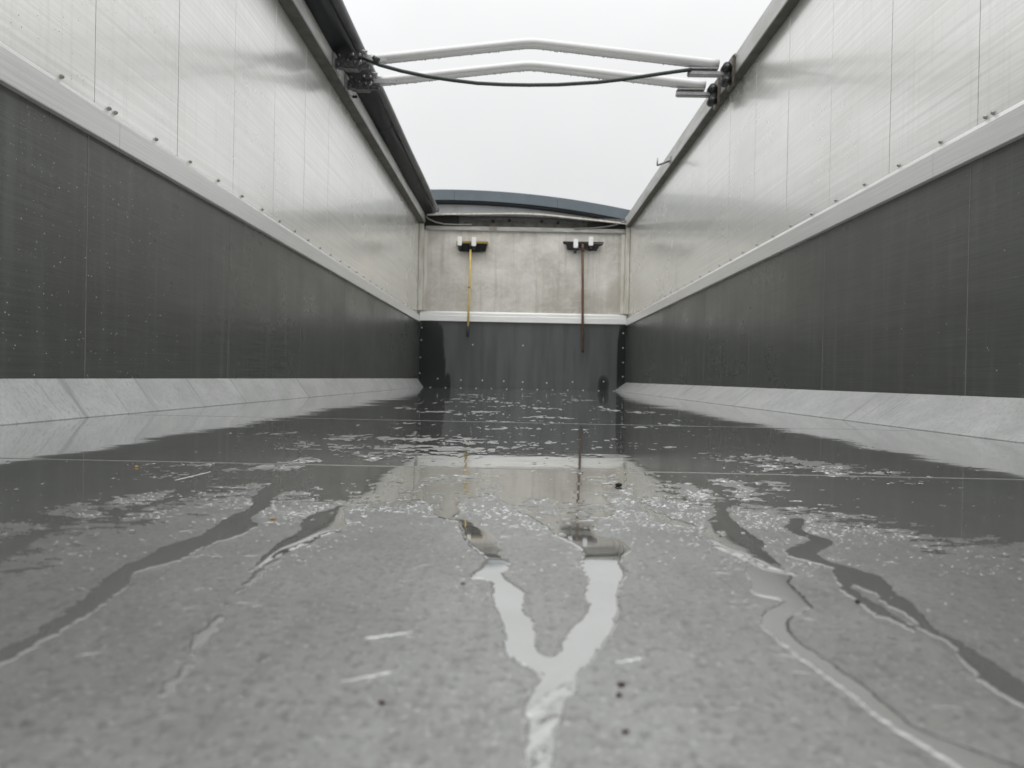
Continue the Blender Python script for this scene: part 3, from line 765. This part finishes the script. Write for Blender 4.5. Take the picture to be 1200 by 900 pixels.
# ------------------------------------------------------------------ front wall
wf = empty('wall_front', 'front wall of the trailer body, stained beige panel above a dark sheet', 'wall', (0, 0, 0), kind='structure')
box('wall_core', XL - .05, XR + .05, YB + .02, YB + .05, 0, 2.0, DARK_STEEL, wf)
box('liner_sheet', XL + .02, XR - .02, YB - .002, YB + .018, 0, .77, FRONT_LINER, wf)
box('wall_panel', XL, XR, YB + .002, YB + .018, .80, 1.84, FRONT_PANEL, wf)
bm = bmesh.new()
prof = [(YB + .01, .772), (YB - .028, .772), (YB - .030, .775), (YB - .030, .835), (YB - .022, .840), (YB - .022, .868), (YB - .002, .886), (YB + .01, .886)]
A = [bm.verts.new((XL + .024, p, q)) for p, q in prof]; B = [bm.verts.new((XR - .024, p, q)) for p, q in prof]
for i in range(len(prof)): bm.faces.new((A[i], A[(i + 1) % len(prof)], B[(i + 1) % len(prof)], B[i]))
bm.faces.new(A); bm.faces.new(B[::-1])
from_bm('trim_rail', bm, WHITE_TRIM, wf)
# corner posts: two folds each
box('corner_post', XL + .002, XL + .055, YB - .06, YB + .001, .889, 1.893, CREAM, wf, .004)
box('corner_strip', XL + .056, XL + .10, YB - .018, YB + .001, .889, 1.82, CREAM, wf, .003)
box('corner_post', XR - .052, XR - .002, YB - .06, YB + .001, .889, 1.893, CREAM, wf, .004)
box('corner_strip', XR - .095, XR - .053, YB - .018, YB + .001, .889, 1.82, CREAM, wf, .003)
box('cross_beam', XL + .07, XR - .056, YB - .035, YB + .001, 1.822, 1.872, BEAM, wf, .006)
box('patch_plate', -.365, -.275, YB - .0375, YB - .0352, 1.828, 1.868, simple('stained_patch', (.30, .27, .22), .5), wf)
# arched header board with four holes and dark pockets either side
def cap_z(x_): return 2.014 - .050 * ((x_ + .15) / 1.1) ** 2 - (.018 * (x_ - .2) if x_ > .2 else 0)
bm = bmesh.new(); N = 40; A, B, C2, D2 = [], [], [], []
for k in range(N + 1):
    x_ = -1.05 + 2.24 * k / N
    e = min(1, min(k, N - k) / 9.0); dep = .055 * (1 - e) ** 1.5
    A.append(bm.verts.new((x_, YB + .003 + dep, 1.868))); B.append(bm.verts.new((x_, YB + .03 + dep * .6, cap_z(x_) - .006)))
for i in range(N): bm.faces.new((A[i], A[i + 1], B[i + 1], B[i]))
from_bm('header_board', bm, simple('grimy_header', (.12, .115, .10), .55, .2, .5, 12), wf)
for (hx, hz) in ((-.32, 1.945), (-.132, 1.957), (.245, 1.955), (.434, 1.942)):
    bm = bmesh.new(); bmesh.ops.create_cone(bm, cap_ends=True, segments=14, radius1=.019, radius2=.019, depth=.05)
    bmesh.ops.rotate(bm, verts=bm.verts, matrix=Matrix.Rotation(math.pi / 2, 3, 'X'))
    o = from_bm('bolt_hole', bm, VOID, wf); o.location = (hx, YB + .032, hz)  # black plug, the dark of the hole is in its colour
# projecting cap lip
bm = bmesh.new(); rings = []
for k in range(N + 1):
    x_ = -1.08 + 2.30 * k / N; z_ = cap_z(x_) + .004 * math.sin(x_ * 5.3 + 1)
    rings.append([bm.verts.new((x_, p, z_ + q)) for p, q in ((YB - .10, -.008), (YB - .10, .009), (YB + .10, .014), (YB + .10, .004), (YB - .090, .000), (YB - .090, -.008))])
for A_, B_ in zip(rings, rings[1:]):
    for i in range(6): bm.faces.new((A_[i], A_[(i + 1) % 6], B_[(i + 1) % 6], B_[i]))
bm.faces.new(rings[0]); bm.faces.new(rings[-1][::-1])
from_bm('cap_lip', bm, CREAM, wf)
# dark pockets: solid boxes, the shade of the gaps put into their colour
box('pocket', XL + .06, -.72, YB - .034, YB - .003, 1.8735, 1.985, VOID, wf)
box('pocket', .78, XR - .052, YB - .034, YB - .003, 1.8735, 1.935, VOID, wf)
# sagging seal cords
tube('seal_cord', [(-1.11, YB - .12, 1.975), (-1.06, YB - .10, 1.935), (-.98, YB - .07, 1.905), (-.88, YB - .05, 1.888), (-.72, YB - .045, 1.886), (-.56, YB - .043, 1.892)], .0085, GASKET, wf, 8)
tube('seal_cord', [(1.235, YB - .12, 1.965), (1.17, YB - .10, 1.94), (1.09, YB - .07, 1.912), (.98, YB - .05, 1.893), (.84, YB - .043, 1.876), (.62, YB - .042, 1.866)], .0085, GASKET, wf, 8)
screw_me = dome_mesh('screw_head', .009, .006, SCREW)
for (sx_, sz_) in [(-1.127, .69), (-1.13, .545), (-1.137, .345), (-1.142, .16),
                   (-.53, .503), (.056, .505), (-.93, .10), (-.66, .088), (-.41, .09), (-.16, .086), (.06, .08), (.34, .075), (.64, .092), (1.0, .105),
                   (1.217, .67), (1.217, .50), (1.222, .33), (1.222, .165)]:
    r_ = bpy.data.objects.new('screw_head', screw_me); col.objects.link(r_); r_.parent = wf
    r_.location = (sx_, YB - .002, sz_); r_.rotation_euler = (0, 0, -math.pi / 2)

# floor bolts in a row in front of the front wall
bolt_me = dome_mesh('floor_bolt', .008, .006, SCREW)
for k in range(13):
    r_ = bpy.data.objects.new('floor_bolt', bolt_me); col.objects.link(r_); r_.parent = floor
    r_.location = (-.98 + .172 * k, YB - .30 + .02 * math.sin(k * 2.1), 0); r_.rotation_euler = (0, -math.pi / 2, 0)

# ------------------------------------------------------------------ brooms and their clips
CY = YB - .045
for (cx_, cz_, tl) in ((-.697, 1.685, 0), (-.533, 1.682, 0), (.637, 1.683, 0), (.81, 1.712, 0)):
    cl_ = box('tool_clip', cx_ - .026, cx_ + .026, CY - .075, CY - .060, cz_ - .052, cz_ + .052, WHITE_PL, wf, .006)
    box('clip_arm', cx_ - .02, cx_ + .02, CY - .060, YB + .001, cz_ - .062, cz_ - .048, RUBBER, cl_)
    tube('clip_pin', [(cx_, YB, cz_ - .085), (cx_, CY - .07, cz_ - .085)], .015, RUBBER, cl_, 10)
def bristles(name, x0, x1, ztop, zbot, yc, parent, n=240, flare=.01, sd=1):
    q = random.Random(sd); bm = bmesh.new()
    for k in range(n):
        xa = q.uniform(x0, x1); ya = yc + q.uniform(-.022, .022)
        f_ = (xa - (x0 + x1) / 2) / ((x1 - x0) / 2)
        zb_ = zbot + q.uniform(0, .012) + .012 * abs(f_) ** 3
        xb_ = xa + f_ * flare + q.uniform(-.003, .003)
        w_ = .0035
        t_ = [bm.verts.new((xa + w_ * math.cos(c_), ya + w_ * math.sin(c_), ztop)) for c_ in (0, 2.1, 4.2)]
        b_ = [bm.verts.new((xb_ + w_ * .8 * math.cos(c_), ya * 1 + w_ * .8 * math.sin(c_), zb_)) for c_ in (0, 2.1, 4.2)]
        for i in range(3): bm.faces.new((t_[i], t_[(i + 1) % 3], b_[(i + 1) % 3], b_[i]))
        bm.faces.new(b_)
    o = from_bm(name, bm, BLACK, parent); o['kind'] = 'stuff'
    return o
b1 = empty('broom', 'broom with black bristles and thin yellow handle hanging head up on the left', 'broom', (-.571, CY, .59), 'tools clipped to the front wall')
def rel(o, root): o.parent = root; o.matrix_parent_inverse = Matrix.Translation(root.location).inverted(); return o
hb = rel(box('head_block', -.737, -.370, CY - .028, CY + .024, 1.668, 1.694, YELLOW_WOOD, None, .005), b1)
for sgn, xe in ((-1, -.7375), (1, -.3695)):
    rel(box('end_cap', min(xe, xe - sgn * .014), max(xe, xe - sgn * .014), CY - .026, CY + .022, 1.640, 1.6675, YELLOW_WOOD, None, .003), b1)
rel(bristles('bristles', -.722, -.384, 1.667, 1.572, CY, None, 520, -.015, 3), b1)
rel(tube('ferrule', [(-.571, CY - .03, 1.665), (-.571, CY - .03, 1.60)], .017, RUBBER, None, 12), b1)
rel(tube('handle', [(-.571, CY - .03, 1.605), (-.573, CY - .03, 1.3), (-.578, CY - .028, 1.0), (-.584, CY - .026, .715)], .0125, YELLOW, None, 12), b1)
rel(tube('grip', [(-.584, CY - .026, .714), (-.587, CY - .025, .60), (-.587, CY - .025, .59)], [.0145, .0150, .011], RUBBER, None, 12), b1)
rel(tube('handle_band', [(-.5765, CY - .029, 1.168), (-.577, CY - .029, 1.150)], .0135, BROWN, None, 12), b1)

b2 = empty('broom', 'flat dark squeegee broom with brown wooden handle hanging on the right', 'broom', (.735, CY, .44), 'tools clipped to the front wall')
bm = bmesh.new()
prof = [(.495, 1.700), (.958, 1.692), (.945, 1.678), (.918, 1.672), (.885, 1.618), (.545, 1.622), (.532, 1.680), (.505, 1.686)]
A = [bm.verts.new((p, CY - .022, q_)) for p, q_ in prof]; B = [bm.verts.new((p, CY + .022, q_)) for p, q_ in prof]
for i in range(8): bm.faces.new((A[i], A[(i + 1) % 8], B[(i + 1) % 8], B[i]))
bm.faces.new(A); bm.faces.new(B[::-1])
rel(from_bm('head_block', bm, simple('dark_stained_wood', (.014, .009, .007), .75), None), b2)
rel(box('rubber_blade', .492, .962, CY - .006, CY + .006, 1.701, 1.716, RUBBER, None), b2)
rel(tube('socket', [(.718, CY - .028, 1.685), (.719, CY - .030, 1.60)], [.014, .019], BROWN, None, 12), b2)
rel(tube('handle', [(.719, CY - .03, 1.60), (.728, CY - .028, 1.25), (.735, CY - .027, .9), (.746, CY - .025, .46)], .0145, BROWN, None, 12), b2)
rel(tube('handle_end', [(.746, CY - .025, .459), (.747, CY - .025, .438)], [.0155, .012], RUBBER, None, 12), b2)
rel(tube('brace', [(.66, CY - .026, 1.635), (.69, CY - .034, 1.618), (.719, CY - .036, 1.612), (.75, CY - .034, 1.618), (.78, CY - .026, 1.635)], .006, DARK_STEEL, None, 8), b2)

# ------------------------------------------------------------------ rolled tarpaulin along the left rail
tp = empty('rolled_tarpaulin', 'rolled dark tarpaulin lying along the top of the left rail', 'tarpaulin', (-1.07, Y0, 2.08))
bm = bmesh.new(); rings = []; NS = 200; NN = 26
for k in range(NS + 1):
    y_ = Y0 + (YB + .02 - Y0) * k / NS
    ring = []
    for j in range(NN):
        t = 2 * math.pi * j / NN
        fold = .006 * math.sin(3 * t + y_ * 1.7) + .005 * math.sin(5 * t - y_ * 3.1) + .003 * math.sin(9 * t + y_ * 7.3 + math.sin(y_ * 2.2) * 2)
        r_x, r_z = .088 + fold, .080 + fold
        ring.append(bm.verts.new((-1.082 + r_x * math.cos(t), y_, 2.073 + r_z * math.sin(t) + .003 * math.sin(y_ * 4))))
    rings.append(ring)
for A_, B_ in zip(rings, rings[1:]):
    for i in range(NN): bm.faces.new((A_[i], A_[(i + 1) % NN], B_[(i + 1) % NN], B_[i]))
bm.faces.new(rings[0]); bm.faces.new(rings[-1][::-1])
rel(from_bm('rolled_sheet', bm, TARP, None, True), tp)
rel(tube('roll_tube', [(-.986 + .002 * math.sin(k), Y0 + (YB + .03 - Y0) * k / 30, 2.085 - .012 * (k / 30)) for k in range(31)], .031, TARP_EDGE, None, 18), tp)
rel(tube('tube_end', [(-.986, YB + .031, 2.073), (-.986, YB + .05, 2.073)], [.034, .030], RUBBER, None, 16), tp)
for y_ in (1.4, 3.2, 5.9, 7.6):                      # straps round the roll
    bm = bmesh.new(); rg = []
    for w_ in (-.012, .012):
        rg.append([bm.verts.new((-1.082 + .099 * math.cos(t), y_ + w_, 2.073 + .091 * math.sin(t))) for t in [2 * math.pi * j / 30 for j in range(30)]])
    for i in range(30): bm.faces.new((rg[0][i], rg[0][(i + 1) % 30], rg[1][(i + 1) % 30], rg[1][i]))
    rel(from_bm('strap', bm, RUBBER, None, True), tp)

# ------------------------------------------------------------------ two roof bows
def roof_bow(yb, label):
    r0 = empty('roof_bow', label, 'roof bar', (0, yb, 1.96), 'roof bows across the open top')
    P = []
    for k in range(41):
        x_ = -.915 + 2.045 * k / 40
        dx = x_ - .04
        z_ = 2.072 - .108 * (math.sqrt(dx * dx + .0016) - .04) / .86 if dx < 0 else 2.072 - .098 * (math.sqrt(dx * dx + .0016) - .04) / .96
        P.append((x_, yb, z_))
    rel(tube('tube', P, .0305, TUBE, None, 24), r0)
    zl, zr = P[0][2], P[-1][2]
    bm = bmesh.new(); qd = random.Random(int(yb * 100))     # drips hanging under the tube
    for n_ in range(110):
        k = qd.uniform(.5, 39.5); i = int(k); t_ = k - i
        px_, pz_ = P[i][0] * (1 - t_) + P[i + 1][0] * t_, P[i][2] * (1 - t_) + P[i + 1][2] * t_ - .0295
        rr = qd.uniform(.0018, .0040); yo = qd.uniform(-.006, .006)
        tp_ = [bm.verts.new((px_ + rr * math.cos(c_), yb + yo + rr * math.sin(c_), pz_)) for c_ in (0, 1.26, 2.51, 3.77, 5.03)]
        md_ = [bm.verts.new((px_ + rr * math.cos(c_), yb + yo + rr * math.sin(c_), pz_ - rr * 1.1)) for c_ in (0, 1.26, 2.51, 3.77, 5.03)]
        bt_ = bm.verts.new((px_, yb + yo, pz_ - rr * 2.2))
        for i in range(5): bm.faces.new((tp_[i], tp_[(i + 1) % 5], md_[(i + 1) % 5], md_[i])); bm.faces.new((md_[i], md_[(i + 1) % 5], bt_))
    dd = rel(from_bm('water_drip', bm, DROP, None, True), r0); dd['kind'] = 'stuff'
    # left: clamp plate under the tube, hinge blocks, arm to the rail
    rel(box('clamp_plate', -.93, -.79, yb - .034, yb - .028, zl - .022, zl + .006, GALV, None, .002), r0)
    rel(box('hinge_arm', -1.00, -.90, yb - .020, yb + .020, zl - .050, zl - .030, DARK_STEEL, None, .004), r0)
    rel(box('hinge_block', -1.045, -.955, yb - .045, yb + .03, zl - .062, zl - .012, DARK_STEEL, None, .006), r0)
    rel(box('hinge_block', -1.01, -.93, yb - .04, yb + .025, zl - .008, zl + .032, DARK_STEEL, None, .006), r0)
    rel(box('mount_plate', -1.1015, -1.089, yb - .07, yb + .07, zl - .070, zl + .020, GALV, None, .003), r0)
    rel(box('hinge_link', -1.088, -1.04, yb - .035, yb + .02, zl - .052, zl + .002, DARK_STEEL, None, .005), r0)
    for (bx_, bz_) in ((-1.065, .006), (-1.015, -.022), (-.975, -.036), (-.985, .012), (-.945, .010), (-1.07, -.045), (-.94, -.03)):
        rel(tube('bolt', [(bx_, yb - .062, zl + bz_), (bx_, yb - .045, zl + bz_)], .0085, DARK_STEEL if bx_ < -.95 and bz_ < .01 else GALV, None, 6), r0)
    rel(tube('pin', [(-.945, yb - .05, zl + .036), (-.905, yb - .04, zl + .036)], .006, GALV, None, 8), r0)
    # right: saddle under the tube end, tongue, pair of rubber rollers and back plate on the rail
    rel(box('saddle_plate', .955, 1.125, yb - .030, yb + .030, zr - .034, zr - .024, GALV, None, .003), r0)
    rel(box('tongue', .950, 1.165, yb - .020, yb + .020, zr - .068, zr - .040, GALV, None, .006), r0)
    rel(box('saddle_web', .975, 1.120, yb - .008, yb + .008, zr - .045, zr - .020, GALV, None), r0)
    rel(box('hinge_block', 1.158, 1.192, yb - .030, yb + .030, zr - .085, zr - .020, DARK_STEEL, None, .006), r0)
    for dz in (-.024, -.098):
        rel(tube('roller', [(1.170, yb - .045, zr + dz), (1.170, yb + .015, zr + dz)], [.026, .026], RUBBER, None, 16), r0)
        rel(tube('bolt', [(1.170, yb - .058, zr + dz), (1.170, yb - .045, zr + dz)], .011, DARK_STEEL, None, 6), r0)
    rel(box('mount_plate', 1.196, 1.2105, yb - .06, yb + .05, zr - .135, zr + .040, simple('rusty_plate', (.20, .18, .15), .5, .5, .5, 60), None, .004), r0)
    rel(tube('latch_hook', [(1.203, yb - .02, zr + .030), (1.222, yb - .02, zr + .055), (1.250, yb - .02, zr + .060), (1.262, yb - .02, zr + .045)], .008, DARK_STEEL, None, 8), r0)
    return r0
roof_bow(4.487, 'nearer of two pale cranked roof bars, the upper one, spanning both rails')
roof_bow(4.808, 'farther of two pale cranked roof bars, the lower one, spanning both rails')

cab = tube('stay_cable', [(-0.930, 4.460, 1.958), (-0.890, 4.440, 1.937), (-0.832, 4.420, 1.906), (-0.700, 4.420, 1.872), (-0.557, 4.420, 1.845), (-0.410, 4.420, 1.825), (-0.262, 4.420, 1.810), (-0.110, 4.420, 1.805), (0.032, 4.420, 1.805), (0.200, 4.420, 1.810), (0.420, 4.420, 1.827), (0.570, 4.420, 1.847), (0.715, 4.420, 1.871), (0.870, 4.430, 1.900), (0.965, 4.455, 1.923)], .0105, CABLE, None, 10)
tag(cab, 'dark thin cable sagging below the two pale roof bars', 'cable')
kn = tube('cable_knot', [(-.865, 4.42, 1.951), (-.838, 4.42, 1.927)], [.012, .019], CABLE, cab, 8)

# small fittings on the rails
hk = empty('rail_hook', 'small bent steel hook sticking up from the right rail', 'hook', (1.21, 6.3, 1.93))
rel(tube('arm', [(1.213, 6.3, 1.925), (1.165, 6.3, 1.907), (1.105, 6.3, 1.884)], .0075, DARK_STEEL, None, 8), hk)
rel(tube('tip', [(1.105, 6.3, 1.882), (1.107, 6.3, 1.945)], .006, GALV, None, 8), hk)
rel(box('foot_plate', 1.2065, 1.2115, 6.27, 6.33, 1.905, 1.955, GALV, None, .002), hk)
for dz in (-.022, .02):
    o = tube('rail_bolt', [(-1.1045, 4.98, 1.945 + dz), (-1.075, 4.98, 1.945 + dz)], .009, BLACK, wall_l, 8)
